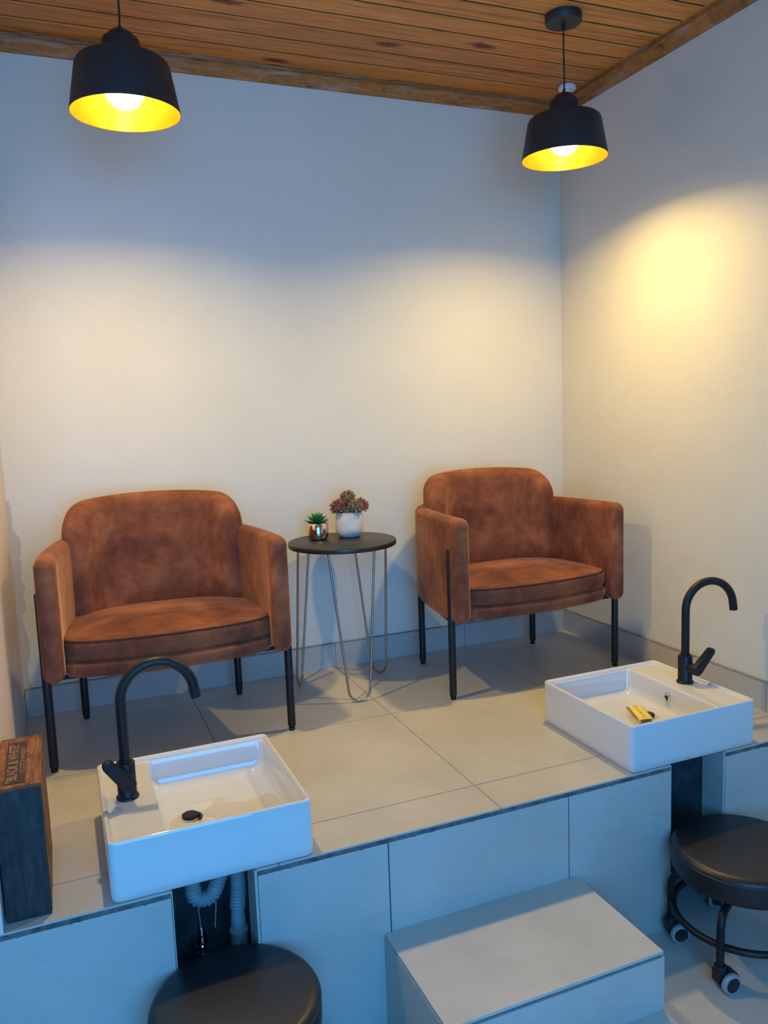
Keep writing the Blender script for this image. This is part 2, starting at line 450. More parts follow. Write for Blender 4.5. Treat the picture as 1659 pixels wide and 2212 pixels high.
# white ceiling fitting near the corner
t = thing('ceiling_rose', 'small white round ceiling fitting by the corner behind the right pendant lamp', 'ceiling fitting', (-.098, -.195, ZC))
bm = bmesh.new(); lathe(bm, [(0, 0), (.032, 0), (.036, -.003), (.036, -.014), (.031, -.018), (.014, -.019), (.012, -.024), (0, -.025)], 36); obj('base', bm, 'white_plastic', t)
for a in (30, 210):
    bm = bmesh.new(); lathe(bm, [(0, -.0205), (.004, -.0205), (.004, -.018)], 12, (.023*math.cos(R_(a)), .023*math.sin(R_(a)), 0)); obj('screw', bm, 'black_metal', t)

# ------------------------------------------------------------------ pendant lamps
def lamp(x, y, z, label):
    t = thing('pendant_lamp', label, 'pendant lamp', (x, y, z), 0, 'black pendant lamps with gold lining')
    Rb, Rt, h = .1425, .119, .128
    bm = bmesh.new()
    prof = [(Rb, 0), (Rb, .002), (Rt+.003, h-.012), (Rt-.001, h-.003), (Rt-.010, h+.004), (.056, h+.016), (.051, h+.018), (.0485, h+.024), (.0485, h+.052), (.045, h+.059), (.036, h+.063), (.034, h+.068), (.029, h+.074), (.020, h+.079), (.006, h+.081), (.0045, h+.092), (0, h+.092)]
    lathe(bm, prof, 72); lathe(bm, [(Rb, 0), (Rb-.0012, 0), (Rb-.0016, .002)], 72)
    obj('lamp_shade', bm, 'shade', t, angle=50)
    bm = bmesh.new(); lathe(bm, [(Rb-.0006, -.0003), (Rb-.0022, .0008), (Rt-.0005, h-.012), (Rt-.012, h), (.040, h+.008), (.030, h+.03), (0, h+.03)], 72)
    tag(obj('shade_lining', bm, 'gold', t), 'gold inside of the shade')
    bm = bmesh.new(); lathe(bm, [(0, h+.028), (.018, h+.028), (.018, .122), (.015, .119), (0, .119)], 24); obj('bulb_socket', bm, 'black_plastic', t)
    bm = bmesh.new(); prof = [(.0, .011)]
    for k in range(1, 12):
        a = PI*k/14; prof.append((.052*math.sin(a), .063-.052*math.cos(a)))
    prof += [(.0135, .119), (.0135, .123)]
    lathe(bm, prof, 32); tag(obj('light_bulb', bm, 'bulb', t), 'glowing bulb')
    ld = bpy.data.lights.new('lamp_glow', 'AREA'); ld.shape = 'DISK'; ld.size = .058; ld.color = WARM; ld.energy = DISC; ld.spread = R_(154)
    lo_ = bpy.data.objects.new('lamp_glow', ld); COL.objects.link(lo_); lo_.parent = t; lo_.location = (0, 0, .0085)
    hc = ZC-z
    bm = bmesh.new(); pts = []
    for k in range(13):
        u = k/12; pts.append((.0022*math.sin(u*5.5)*(1-u), 0, h+.085+(hc-.028-h-.085)*u))
    tube(bm, pts, .0028, 10); tube(bm, [(0, 0, hc-.045), (0, 0, hc-.028)], .006, 12); obj('cord', bm, 'black_plastic', t)
    bm = bmesh.new(); lathe(bm, [(0, hc), (.060, hc), (.060, hc-.022), (.057, hc-.027), (0, hc-.028)], 56); obj('canopy', bm, 'shade', t)
lamp(-1.884, -.745, 1.850, 'black pendant lamp with lit gold inside hanging above the left armchair')
lamp(-.464, -.695, 1.861, 'black pendant lamp with lit gold inside hanging near the corner, round canopy in view')

# ------------------------------------------------------------------ armchairs
def shell_curve():
    """outer plan line of the right arm, front to back centre (chair faces -y, origin at floor under back legs line)"""
    return [(.374, -.462), (.373, -.42), (.369, -.36), (.361, -.29), (.349, -.215), (.335, -.140), (.314, -.070), (.284, -.005), (.228, .040), (.15, .061), (.07, .066), (0, .068)]
def smooth_curve(P, n=3):
    P = [Vector((*p, 0)) for p in P]; out = []
    for i in range(len(P)-1):
        p0 = P[max(i-1, 0)]; p1 = P[i]; p2 = P[i+1]; p3 = P[min(i+2, len(P)-1)]
        for k in range(n):
            t = k/n; out.append(.5*((2*p1)+(p2-p0)*t+(2*p0-5*p1+4*p2-p3)*t*t+(3*p1-p0-3*p2+p3)*t**3))
    return out+[P[-1]]
def arm_bm(s):
    P = smooth_curve(shell_curve(), 3); TH, Z0, Z1 = .062, .283, .662
    cl = []
    for i, p in enumerate(P):
        d = (P[min(i+1, len(P)-1)]-P[max(i-1, 0)]).normalized(); n = Vector((-d.y, d.x, 0))
        if n.dot(Vector((0, -.25, 0))-p) < 0: n = -n
        cl.append((p, d, n))
    def sec(p, d, n, inset, push, top=0.):
        w = TH-2*inset; z0, z1 = Z0+inset, Z1-inset-top; r = max(.004, .030-inset)
        pr = rrect(-w/2, w/2, z0, z1, min(r, w/2-.001), 6)
        c = p+n*TH/2-d*push
        return [Vector(((c+n*u).x*s, (c+n*u).y, v)) for u, v in pr]
    loops = []
    p, d, n = cl[0]; r = .030
    for k in range(0, 7):
        a = PI/2*(6-k)/6; loops.append(sec(p, d, n, r*(1-math.cos(a)), r*math.sin(a), 0))
    for p, d, n in cl[1:]: loops.append(sec(p, d, n, 0, 0))
    bm = bmesh.new(); loft(bm, loops); return bm
BC = smooth_curve([(0, -.012), (.05, -.013), (.10, -.020), (.15, -.033), (.19, -.052), (.225, -.080), (.250, -.113), (.266, -.150), (.274, -.19)], 8)
BL = [0.]
for _a, _b in zip(BC, BC[1:]): BL.append(BL[-1]+(_b-_a).length)
def back_map(x, z, o):
    """x = arc length along the curved back; o > 0 is towards the sitter"""
    s_ = 1 if x >= 0 else -1; u = min(abs(x), BL[-1]-1e-4)
    k = next(i for i in range(len(BL)-1) if BL[i+1] >= u)
    t_ = (u-BL[k])/(BL[k+1]-BL[k]); p = BC[k].lerp(BC[k+1], t_)
    d = (BC[min(k+2, len(BC)-1)]-BC[max(k-1, 0)]).normalized()
    if k == 0: d = Vector((1, 0, 0)).lerp(d, t_).normalized()
    n = Vector((d.y, -d.x, 0))          # towards the sitter for the right half
    q = p+n*o; return Vector((q.x*s_, q.y+.05*(z-.5)*.6, z))
def armchair(loc, rz, label):
    t = thing('armchair', label, 'armchair', loc, rz, 'rust-brown velvet armchairs')
    for s in (-1, 1): obj('armrest', arm_bm(s), 'velvet', t, angle=60)
    # backrest pad
    o2 = []
    W2, Zb, Zt, rt_, rb_ = .334, .36, .770, .105, .03
    for (cx, cz, r, a0) in ((W2-rt_, Zt-rt_, rt_, 0), (-W2+rt_, Zt-rt_, rt_, 90), (-W2+rb_, Zb+rb_, rb_, 180), (W2-rb_, Zb+rb_, rb_, 270)):
        for k in range(10):
            a = R_(a0+90*k/9); o2.append((cx+r*math.cos(a), cz+r*math.sin(a)))
    dense = []
    for i in range(len(o2)):
        a, b_ = Vector(o2[i]), Vector(o2[(i+1) % len(o2)]); m = max(1, int((b_-a).length/.04))
        for k in range(m): dense.append(tuple(a.lerp(b_, k/m)))
    dense = [(x, z + (.022*(1-(x/W2)**2) if z > .6 else 0)) for x, z in dense]
    bm = bmesh.new(); pillow(bm, dense, .088, .040, .008, back_map, 8, 7); obj('backrest', bm, 'velvet', t, angle=80)
    # seat cushion and base
    def seat_outline(w, yf, bow, yb, rf=.045):
        pts = []
        for k in range(25):
            u = -1+2*k/24; pts.append((u*(w-.004), yf - bow*(1-u*u) + .030*abs(u)**12))
        pts.append((w, yf+.06))
        for k in range(27):
            a = PI*k/26; c_, s_ = math.cos(a), max(0., math.sin(a))
            pts.append((w*(1 if c_ >= 0 else -1)*abs(c_)**.75, -.27+(yb+.27)*s_**.85))
        pts.append((-w, yf+.06))
        return pts
    so = seat_outline(.314, -.466, .040, -.045)
    bm = bmesh.new(); pillow(bm, so, .072, .022, .032, lambda x, y, o: Vector((x, y, .371+o)), 8, 6); c = obj('seat_cushion', bm, 'velvet', t, angle=80)
    bm = bmesh.new()
    pts = []
    n = len(so); cc = Vector((0, -.25))
    for i in range(n):
        d = Vector(so[(i+1) % n])-Vector(so[i-1]); nn = Vector((d.y, -d.x)).normalized()
        if nn.dot(Vector(so[i])-cc) < 0: nn = -nn
        q = Vector(so[i])-nn*.0035; pts.append((q.x, q.y, .371+.0275))
    tube(bm, pts, .0028, 8, True); obj('piping', bm, 'piping', c)
    bm = bmesh.new(); pillow(bm, seat_outline(.316, -.470, .036, -.03), .052, .020, 0, lambda x, y, o: Vector((x, y, .313+o)), 5, 6); obj('seat_base', bm, 'velvet', t, angle=80)
    # frame and legs
    bm = bmesh.new()
    fr = [(-.366, -.43), (.366, -.43), (.272, -.006), (-.272, -.006)]
    for i in range(4):
        a, b_ = fr[i], fr[(i+1) % 4]; tube(bm, [(a[0], a[1], .287), (b_[0], b_[1], .287)], .007, 10)
    obj('seat_frame', bm, 'black_metal', t)
    for i, (x, y) in enumerate(fr):
        bm = bmesh.new(); top = .55 if i < 2 else .30; xo = x*(1.005 if i < 2 else 1)
        tube(bm, [(xo, y, .016), (xo, y, top-.003), (xo, y, top)], .013, 18, radii=[.013, .013, .011])
        lg = obj('leg', bm, 'black_metal', t, angle=50)
        bm = bmesh.new(); lathe(bm, [(0, 0), (.009, 0), (.0105, .003), (.0105, .010), (.006, .011), (.006, .017), (0, .017)], 18, (xo, y, 0)); obj('glide', bm, 'black_plastic', lg)
    return t
armchair((-1.831, -.126, 0), R_(-1.6), 'rust-brown velvet armchair on black legs on the left, behind the left basin')
armchair((-.5225, -.126, 0), R_(2.2), 'rust-brown velvet armchair on black legs in the right-hand corner of the platform')

# ------------------------------------------------------------------ side table with plants
TX, TY, TZ = -1.158, -.243, .566
t = thing('side_table', 'small round black side table on hairpin legs between the two armchairs', 'side table', (TX, TY, 0))
bm = bmesh.new(); lathe(bm, [(0, TZ-.018), (.2015, TZ-.018), (.203, TZ-.0165), (.203, TZ-.0015), (.2015, TZ), (0, TZ)], 96); obj('table_top', bm, 'table', t, angle=50)
for bx, by in ((-1.340, -.134), (-1.182, -.433), (-1.000, -.163)):
    d = Vector((bx-TX, by-TY)); d = d.normalized()*min(d.length, .19); u = d.normalized(); s = Vector((-u.y, u.x))
    tp = u*.150
    pts = []
    a0 = Vector((tp.x+s.x*.085, tp.y+s.y*.085, TZ-.019)); a1 = Vector((tp.x-s.x*.085, tp.y-s.y*.085, TZ-.019))
    R2 = .040
    c = Vector((d.x, d.y, R2+.005))
    pts.append(a0)
    for k in range(15):
        a = R_(-3+186*k/14); pts.append(Vector((c.x+s.x*R2*math.cos(a), c.y+s.y*R2*math.cos(a), c.z-R2*math.sin(a))))
    pts.append(a1)
    bm = bmesh.new(); tube(bm, pts, .0043, 12); lg = obj('leg', bm, 'steel', t, angle=60)
    for q in (a0, a1):
        bm = bmesh.new(); box(bm, q.x-.012, q.x+.012, q.y-.012, q.y+.012, TZ-.0215, TZ-.018); obj('mounting_plate', bm, 'black_metal', lg)
# polished pot with green rosette
px, py = -1.228, -.165
t = thing('potted_succulent', 'small green rosette succulent in a shiny metallic pot on the side table', 'potted plant', (px, py, TZ))
bm = bmesh.new(); lathe(bm, [(0, 0), (.030, 0), (.036, .003), (.040, .010), (.0415, .020), (.0415, .062), (.040, .0635), (.0385, .062), (.0385, .050), (0, .050)], 64)
obj('pot', bm, 'pot_gold', t, angle=50)
bm = bmesh.new(); lathe(bm, [(0, .052), (.038, .051)], 32); obj('soil', bm, 'soil', t)
def leaf(bm, base, az, el, ln, w, th, curl=.3, mi=0):
    nL, nW = 7, 6
    dirx = Vector((math.cos(az), math.sin(az), 0)); side = Vector((-math.sin(az), math.cos(az), 0)); rings = []
    for i in range(nL+1):
        u = i/nL; e = el+curl*u; prof = math.sin(PI*min(1, u**.75*.93+.07))**.8 if u < 1 else 0
        if i == 0: P = Vector(base)
        else: P = P+(dirx*math.cos(e)+Vector((0,0,1))*math.sin(e))*ln/nL
        nn = (-dirx*math.sin(e)+Vector((0,0,1))*math.cos(e))
        ww = w*prof*.5+.0004; tt_ = th*prof*.5+.0003
        rings.append([bm.verts.new(P+side*ww*math.cos(2*PI*k/nW)+nn*(tt_*math.sin(2*PI*k/nW)+abs(math.cos(2*PI*k/nW))**2*ww*.35)) for k in range(nW)])
    for a, b_ in zip(rings, rings[1:]):
        for k in range(nW): bm.faces.new((a[k], a[(k+1) % nW], b_[(k+1) % nW], b_[k])).material_index = mi
    bm.faces.new(rings[-1]).material_index = mi
bm = bmesh.new()
for lv, (n, el, ln, w, z, mi) in enumerate(((7, .12, .052, .024, .060, 0), (7, .42, .048, .025, .064, 0), (6, .75, .040, .022, .068, 0), (5, .98, .035, .018, .071, 1), (4, 1.2, .030, .013, .073, 1))):
    for k in range(n): leaf(bm, (0, 0, z), 2*PI*k/n+lv*.5+.2, el, ln, w, .005, .30, mi)
obj('leaves', bm, ['leaf', 'leaf_light'], t, angle=80)
# white pot with flower heads
px, py = -1.103, -.176
t = thing('potted_flowers', 'dusty red and olive artificial flower heads in a matt white pot on the side table', 'potted plant', (px, py, TZ))
bm = bmesh.new(); lathe(bm, [(0, 0), (.034, 0), (.040, .003), (.048, .012), (.0525, .025), (.0535, .038), (.052, .060), (.050, .096), (.049, .0975), (.047, .096), (.047, .085), (0, .085)], 64); obj('pot', bm, 'pot_white', t, angle=50)
bm = bmesh.new(); lathe(bm, [(0, .088), (.0468, .087)], 32); obj('soil', bm, 'soil', t)
rr = random.Random(5)
def head(c, r, mats, n=190):
    bm = bmesh.new(); c = Vector(c)
    bmesh.ops.create_icosphere(bm, subdivisions=2, radius=r*.60, matrix=Matrix.Translation(c))
    for i in range(n):
        z = 1-1.75*(i+.5)/n; ph = i*2.39996; q = math.sqrt(max(0, 1-z*z)); dr = Vector((q*math.cos(ph), q*math.sin(ph), z))
        dr = (dr+Vector((rr.uniform(-.12, .12), rr.uniform(-.12, .12), rr.uniform(-.12, .12)))).normalized()
        R3 = r*rr.uniform(.88, 1.08); s = dr.cross(Vector((0, 0, 1)) if abs(dr.z) < .95 else Vector((1, 0, 0))).normalized(); tt_ = dr.cross(s)
        a = c+dr*r*.5; m_ = c+dr*R3*.82; e = c+dr*R3; w = .0021
        ring1 = [bm.verts.new(a+s*w*.6*math.cos(k*PI/2)+tt_*w*.6*math.sin(k*PI/2)) for k in range(4)]
        ring2 = [bm.verts.new(m_+s*w*1.25*math.cos(k*PI/2)+tt_*w*.8*math.sin(k*PI/2)) for k in range(4)]
        ev = bm.verts.new(e); mi = (0 if rr.random() < .72 else 1)
        for k in range(4):
            bm.faces.new((ring1[k], ring1[(k+1) % 4], ring2[(k+1) % 4], ring2[k])).material_index = mi
            bm.faces.new((ring2[k], ring2[(k+1) % 4], ev)).material_index = mi
    return obj('flower_head', bm, mats, t, smooth=False)
tag(head((-.047, -.012, .118), .034, ['petal_red', 'petal_grey']), 'dusty red flower head')
tag(head((.046, -.012, .118), .034, ['petal_red', 'petal_olive']), 'dusty red flower head')
tag(head((.000, .006, .150), .033, ['petal_olive', 'petal_red']), 'olive and red flower head')
tag(head((.014, -.038, .116), .033, ['petal_olive', 'petal_grey']), 'olive flower head')
tag(head((-.012, .040, .115), .033, ['petal_red', 'petal_grey']), 'dusty red flower head')
head((-.016, -.030, .102), .021, ['petal_grey', 'petal_olive'], 80)
bm = bmesh.new()
for q in ((-.03, 0), (.03, 0), (0, .015), (.01, -.02)): tube(bm, [(q[0]*.5, q[1]*.5, .085), (q[0], q[1], .115)], .003, 8)
obj('stems', bm, 'petal_grey', t)

# ------------------------------------------------------------------ basins
BH = .140
def basin(loc, mirror, label):
    s = -1 if mirror else 1
    t = thing('wash_basin', label, 'basin', loc, 0, 'white rectangular basins on the platform edge')
    W, Dp = .462, .446
    def lp(x0, x1, y0, y1, r, z): return [(s*x, y, z) for x, y in rrect(x0, x1, y0, y1, r, 7)]
    ox0, ox1, oy0, oy1 = 0, W, 0, Dp
    loops = [lp(.010, W-.010, .010, Dp-.010, .012, .0), lp(.004, W-.004, .004, Dp-.004, .014, .001), lp(.001, W-.001, .001, Dp-.001, .015, .005),
             lp(0, W, 0, Dp, .016, .02), lp(0, W, 0, Dp, .016, BH-.006), lp(.0012, W-.0012, .0012, Dp-.0012, .015, BH-.002), lp(.004, W-.004, .004, Dp-.004, .013, BH),
             lp(.0075, W-.0075, .0075, Dp-.0075, .011, BH), lp(.0105, W-.0105, .0105, Dp-.0105, .010, BH-.002), lp(.0120, W-.0120, .0120, Dp-.0120, .010, BH-.005)]
    dk = .124
    loops += [lp(.0150, W-.0128, .0150, Dp-.0150, .009, BH-.0085)]
    # bowl opening in the deck
    def bl(i, z, r=.012): return lp(dk+i, W-.0133-i, .0155+i, Dp-.0155-i, r, z)
    loops += [bl(-.002, BH-.009, .010), bl(.0015, BH-.0105, .012), bl(.0035, BH-.015, .014), bl(.0048, BH-.06, .020), bl(.0085, .062, .026), bl(.018, .052, .030), bl(.028, .047, .034), bl(.055, .0455, .03), bl(.10, .0450, .02)]
    bm = bmesh.new(); rings = loft(bm, loops, cap1=False)
    last = rings[-1]; dx, dy = s*(dk+.084), Dp/2+.010
    n = len(last); r1 = []
    for v in last:
        a = math.atan2(v.co.y-dy, v.co.x-dx); r1.append(bm.verts.new((dx+.034*math.cos(a), dy+.034*math.sin(a), .0440)))
    r2 = [bm.verts.new((dx+(v.co.x-dx)*.82, dy+(v.co.y-dy)*.82, .040)) for v in r1]
    for a, b_ in ((last, r1), (r1, r2)):
        for i in range(n): bm.faces.new((a[i], a[(i+1) % n], b_[(i+1) % n], b_[i]))
    bm.faces.new(r2)
    obj('bowl', bm, 'ceramic', t, angle=42)
    bm = bmesh.new(); lathe(bm, [(0, .0405), (.030, .0405), (.0315, .0435), (.029, .0455), (.024, .0450), (.022, .042)], 40, (dx, dy, 0)); dr = obj('drain', bm, 'black_metal', t)
    bm = bmesh.new(); lathe(bm, [(0, .041), (.018, .041), (.0205, .049), (.0205, .0515), (.019, .053), (0, .0535)], 40, (dx, dy, 0)); obj('drain_cap', bm, 'black_metal', dr)
    bm = bmesh.new(); oy, oz = Dp/2+.012, .092; xw = s*(dk+.0060)
    ring = []
    for k in range(28):
        a = 2*PI*k/28; ring.append((xw, oy+.0105*math.cos(a), oz+.0105*math.sin(a)))
    tube(bm, ring, .0034, 10, True)
    ov = obj('overflow_ring', bm, 'chrome', t)
    bm = bmesh.new()
    vs = [bm.verts.new((xw+s*.0022, oy+.0085*math.cos(2*PI*k/24), oz+.0085*math.sin(2*PI*k/24))) for k in range(24)]; bm.faces.new(vs)
    obj('overflow_hole', bm, 'black_plastic', ov)
    return t
def faucet(loc, rz, lever, label, swivel):
    t = thing('faucet', label, 'faucet', loc, rz, 'matt black gooseneck faucets')
    bm = bmesh.new(); lathe(bm, [(0, 0), (.027, 0), (.027, .004), (.0255, .006), (.0235, .007), (.0225, .009), (.0225, .088), (.0215, .090), (.0150, .091), (0, .091)], 44); bd = obj('body', bm, 'black_metal', t, angle=40)
    tube_r = .0128; R0 = .088; zc = .240
    pts = [(0, 0, .090), (0, 0, .13), (0, 0, .18), (0, 0, zc-.01)]
    for k in range(25):
        a = PI-(PI-R_(4))*k/24; pts.append((R0+R0*math.cos(a), 0, zc+R0*math.sin(a)))
    e = pts[-1]; pts.append((e[0]+.002, 0, e[2]-.012)); pts.append((e[0]+.003, 0, e[2]-.022))
    bm = bmesh.new(); tube(bm, pts, tube_r, 22); tube(bm, [(0, 0, .090), (0, 0, .097)], .0145, 22); obj('spout', bm, 'black_metal', t, angle=50, rot=(0, 0, swivel-rz))
    # side stub with lever; stub points to local -y
    bm = bmesh.new(); tube(bm, [(0, -.015, .053), (0, -.040, .053)], .0165, 28)
    hd = obj('lever', bm, 'black_metal', t, angle=50)
    bm = bmesh.new()
    ca, sa = math.sin(lever), math.cos(lever)   # lever direction (x,z)
    def sl(y, sh):
        out = []; Lh, r1, r2 = .073, .0185-sh, .0130-sh
        for k in range(13):
            a = PI/2+PI*k/12; out.append((r1*math.cos(a), r1*math.sin(a)))
        for k in range(13):
            a = -PI/2+PI*k/12; out.append((Lh+r2*math.cos(a), r2*math.sin(a)))
        return [(u*ca-v*sa*-1*-1, y-.010*max(0, u)/Lh*0-u*.12, .053+u*sa+v*ca) for u, v in out]
    loft(bm, [sl(-.038, .002), sl(-.0395, 0), sl(-.054, 0), sl(-.0565, .0015), sl(-.0575, .005)]); obj('handle', bm, 'black_metal', hd, angle=45)
BY = -D-.0005+.002
basin((-2.100, BY, 0), False, 'white rectangular basin on the left with the tap on its left side')
basin((-.240, BY, 0), True, 'white rectangular basin on the right with a yellow note inside')
faucet((-2.037, -1.100, BH-.0088), R_(2), R_(-37), 'matt black gooseneck faucet on the left basin', 0)
faucet((-.296, -1.097, BH-.0088), R_(6), R_(42), 'matt black gooseneck faucet on the right basin', R_(-8))
# yellow note
bm = bmesh.new(); A = [(-.462, -1.006), (-.418, -1.020), (-.470, -1.149), (-.516, -1.142)]
a0, a1, a2, a3 = [Vector(p) for p in A]; g = []
for j in range(9):
    v = j/8; g.append([bm.verts.new((*((a0.lerp(a3, v)).lerp(a1.lerp(a2, v), i/4)), .0475+.0110*min(1, v*5)+.0008*math.sin(i*1.5))) for i in range(5)])
for j in range(8):
    for i in range(4): bm.faces.new((g[j][i], g[j][i+1], g[j+1][i+1], g[j+1][i]))
nt_o = obj('paper_note', bm, 'paper'); tag(nt_o, 'yellow paper note with handwriting lying in the right basin by the drain', 'note')
md = nt_o.modifiers.new('s', 'SOLIDIFY'); md.thickness = .0004
def text_mesh(name, body, size, mat, parent, mw, ext=.0003, shear=0., sx=1., bold=0.):
    cu = bpy.data.curves.new(name, 'FONT'); cu.body = body; cu.size = size; cu.extrude = ext; cu.align_x = 'CENTER'; cu.align_y = 'CENTER'; cu.shear = shear; cu.offset = bold
    to = bpy.data.objects.new(name+'_t', cu); COL.objects.link(to)
    dg = bpy.context.evaluated_depsgraph_get(); dg.update()
    me = bpy.data.meshes.new_from_object(to.evaluated_get(dg)); bpy.data.objects.remove(to)
    me.name = name; me.materials.clear(); me.materials.append(M[mat])
    me.transform(mw @ Matrix.Diagonal((sx, 1, 1, 1)))
    o = bpy.data.objects.new(name, me); COL.objects.link(o); o.parent = parent; return o
# writing runs from the lower end to the far end, seen upside down from here
dr = (a0-a3).normalized(); ang = math.atan2(dr.y, dr.x)
cen = (a0+a1+a2+a3)/4
mwt = Matrix.Translation((cen.x-dr.x*.008, cen.y-dr.y*.008, .0596)) @ Matrix.Rotation(ang, 4, 'Z')
text_mesh('handwriting', 'DO NOT USE', .0165, 'ink', nt_o, mwt, .0002, .35, 1.12, -.0006)

# ------------------------------------------------------------------ pipes in the left niche
t = thing('drain_hose', 'grey corrugated waste hose looping in the gap under the left basin', 'pipe', (0, 0, 0))
bm = bmesh.new()
Yp = -1.20
path = fillet([(-1.912, Yp, -.004), (-1.914, Yp, -.06), (-1.908, Yp, -.118), (-1.868, Yp-.004, -.120), (-1.851, Yp-.004, -.080), (-1.836, Yp, -.052), (-1.803, Yp, -.054), (-1.799, Yp, -.10), (-1.806, Yp, -.165)], .032, 14)
dens = []
for a, b_ in zip(path, path[1:]):
    m = max(1, int((b_-a).length/.0022))
    for k in range(m): dens.append(a.lerp(b_, k/m))
dist = 0; rad = []
for i, q in enumerate(dens):
    if i: dist += (q-dens[i-1]).length
    rad.append(.0190+.0022*math.sin(dist*2*PI/.0085))
tube(bm, dens, .02, 20, radii=rad)
obj('corrugated_hose', bm, 'hose', t, angle=180)
bm = bmesh.new(); lathe(bm, [(0, -.155), (.017, -.155), (.0175, -.185), (.019, -.19), (.019, -.215), (.0235, -.218), (.0245, -.224), (.0225, -.227), (.0225, -.30), (.0225, HP+.1), (0, HP+.1)], 32, (-1.806, Yp, 0)); obj('pipe_socket', bm, 'hose', t)
t = thing('water_hose', 'thin braided water hose with valve behind the corrugated hose under the left basin', 'hose', (0, 0, 0))
bm = bmesh.new(); tube(bm, fillet([(-1.925, -1.10, -.002), (-1.915, -1.12, -.10), (-1.895, -1.14, -.16), (-1.890, -1.14, -.235)], .05), .0055, 12); obj('braided_hose', bm, 'braid', t)
bm = bmesh.new(); tube(bm, fillet([(-1.85, -1.10, -.002), (-1.845, -1.13, -.16), (-1.855, -1.14, -.24)], .05), .0055, 12); obj('braided_hose', bm, 'braid', t)
bm = bmesh.new(); lathe(bm, [(0, -.232), (.009, -.232), (.009, -.25), (.013, -.252), (.013, -.272), (.009, -.275), (.009, -.30), (.014, -.302), (.014, -.315), (0, -.315)], 20, (-1.890, -1.14, 0)); box(bm, -1.908, -1.880, -1.152, -1.130, -.285, -.279); obj('valve', bm, 'chrome', t)
bm = bmesh.new(); tube(bm, [(-1.890, -1.14, -.31), (-1.890, -1.14, -.36), (-1.890, NB+.0, -.36)], .008, 12); obj('supply_pipe', bm, 'concrete', t)

# ------------------------------------------------------------------ stools
def stool(loc, a0, r, label):
    t = thing('rolling_stool', label, 'stool', loc, 0, 'round black padded stools on castors')
    zt = -.185-HP; zb = zt-.078
    bm = bmesh.new(); prof = [(0, zb), (r-.02, zb), (r-.006, zb+.006), (r, zb+.016), (r+.0005, zb+.045), (r-.001, zt-.014)]
    for k in range(1, 8):
        a = PI/2*k/7; prof.append((r-.022*(1-math.cos(a))-.0005, zt-.014+.018*math.sin(a)))
    prof += [(r*.7, zt+.0075), (r*.4, zt+.010), (0, zt+.011)]
    lathe(bm, prof, 80); st = obj('seat', bm, 'leather', t, angle=60)
    bm = bmesh.new(); tube(bm, [((r-.001)*math.cos(2*PI*k/80), (r-.001)*math.sin(2*PI*k/80), zt-.013) for k in range(80)], .0016, 8, True); obj('seam', bm, 'leather', st)
    zl = zb-.030
    bm = bmesh.new(); lathe(bm, [(0, zb), (.085, zb), (.085, zb-.006), (.04, zb-.012), (.035, zl-.03), (.022, zl-.034), (0, zl-.034)], 36); obj('hub', bm, 'black_metal', t)
    RL = .186
    for k in range(5):
        a = a0+2*PI*k/5; ux, uy = math.cos(a), math.sin(a)
        bm = bmesh.new(); tube(bm, fillet([(ux*.03, uy*.03, zl), (ux*RL, uy*RL, zl), (ux*RL, uy*RL, .068)], .045, 10), .0105, 16); lg = obj('leg', bm, 'black_metal', t, angle=60)
        # caster: hood, wheel
        sw = R_(-18+13*k); cx, cy = ux*RL, uy*RL
        Mx = Matrix.Translation((cx, cy, 0)) @ Matrix.Rotation(sw, 4, 'Z') @ Matrix.Scale(1.16, 4)
        bm = bmesh.new(); off = .018
        lathe(bm, [(0, .066), (.0125, .066), (.0125, .050), (0, .050)], 20)
        # hood: half disc in the xz plane between the wheels
        hood = []
        for q in range(15):
            an = R_(-20+200*q/14); hood.append((off+.0275*math.cos(an), .024+.0275*math.sin(an)))
        hood += [(-.012, .030), (-.010, .056)] if False else []
        loft(bm, [[(x, -.010, z) for x, z in hood], [(x, .010, z) for x, z in hood]])
        box(bm, -.014, .006, -.0095, .0095, .030, .056)
        bmesh.ops.transform(bm, matrix=Mx, verts=bm.verts)
        cs = obj('caster', bm, 'black_plastic', lg, angle=40)
        bm = bmesh.new()
        for sd in (-1, 1):
            y0 = sd*.0105
            pr = [(0, y0), (.021, y0), (.0245, y0+sd*.002), (.0245, y0+sd*.009), (.0215, y0+sd*.0125)]
            pr2 = [(.0215, y0+sd*.0125), (.0175, y0+sd*.0130)]; pr3 = [(.0175, y0+sd*.0130), (.016, y0+sd*.0118), (0, y0+sd*.0118)]
            for P_, mi in ((pr, 1), (pr2, 1), (pr3, 0)):
                b2 = bmesh.new(); lathe(b2, [(a_, b__) for a_, b__ in P_], 32, mi=mi)
                bmesh.ops.transform(b2, matrix=Matrix.Translation((off, 0, .0245)) @ Matrix.Rotation(-PI/2, 4, 'X'), verts=b2.verts)
                tmp = bpy.data.meshes.new('tmp'); b2.to_mesh(tmp); b2.free(); bm.from_mesh(tmp); bpy.data.meshes.remove(tmp)
        bmesh.ops.transform(bm, matrix=Mx, verts=bm.verts)
        tag(obj('caster_wheel', bm, ['black_plastic', 'wheel_grey'], lg, angle=40), 'black wheel with grey tyre')
    bm = bmesh.new(); tube(bm, [(.180*math.cos(2*PI*k/72), .180*math.sin(2*PI*k/72), .125) for k in range(72)], .0095, 14, True); obj('foot_ring', bm, 'black_metal', t, angle=180)
    return t
stool((-.465, -1.505, HP), math.atan2(.131, -.131)+.02, .187, 'round black padded stool at the right edge with castors and foot ring in view')
stool((-1.872, -1.482, HP), R_(100), .182, 'round black padded stool below the left basin, only its seat in view')

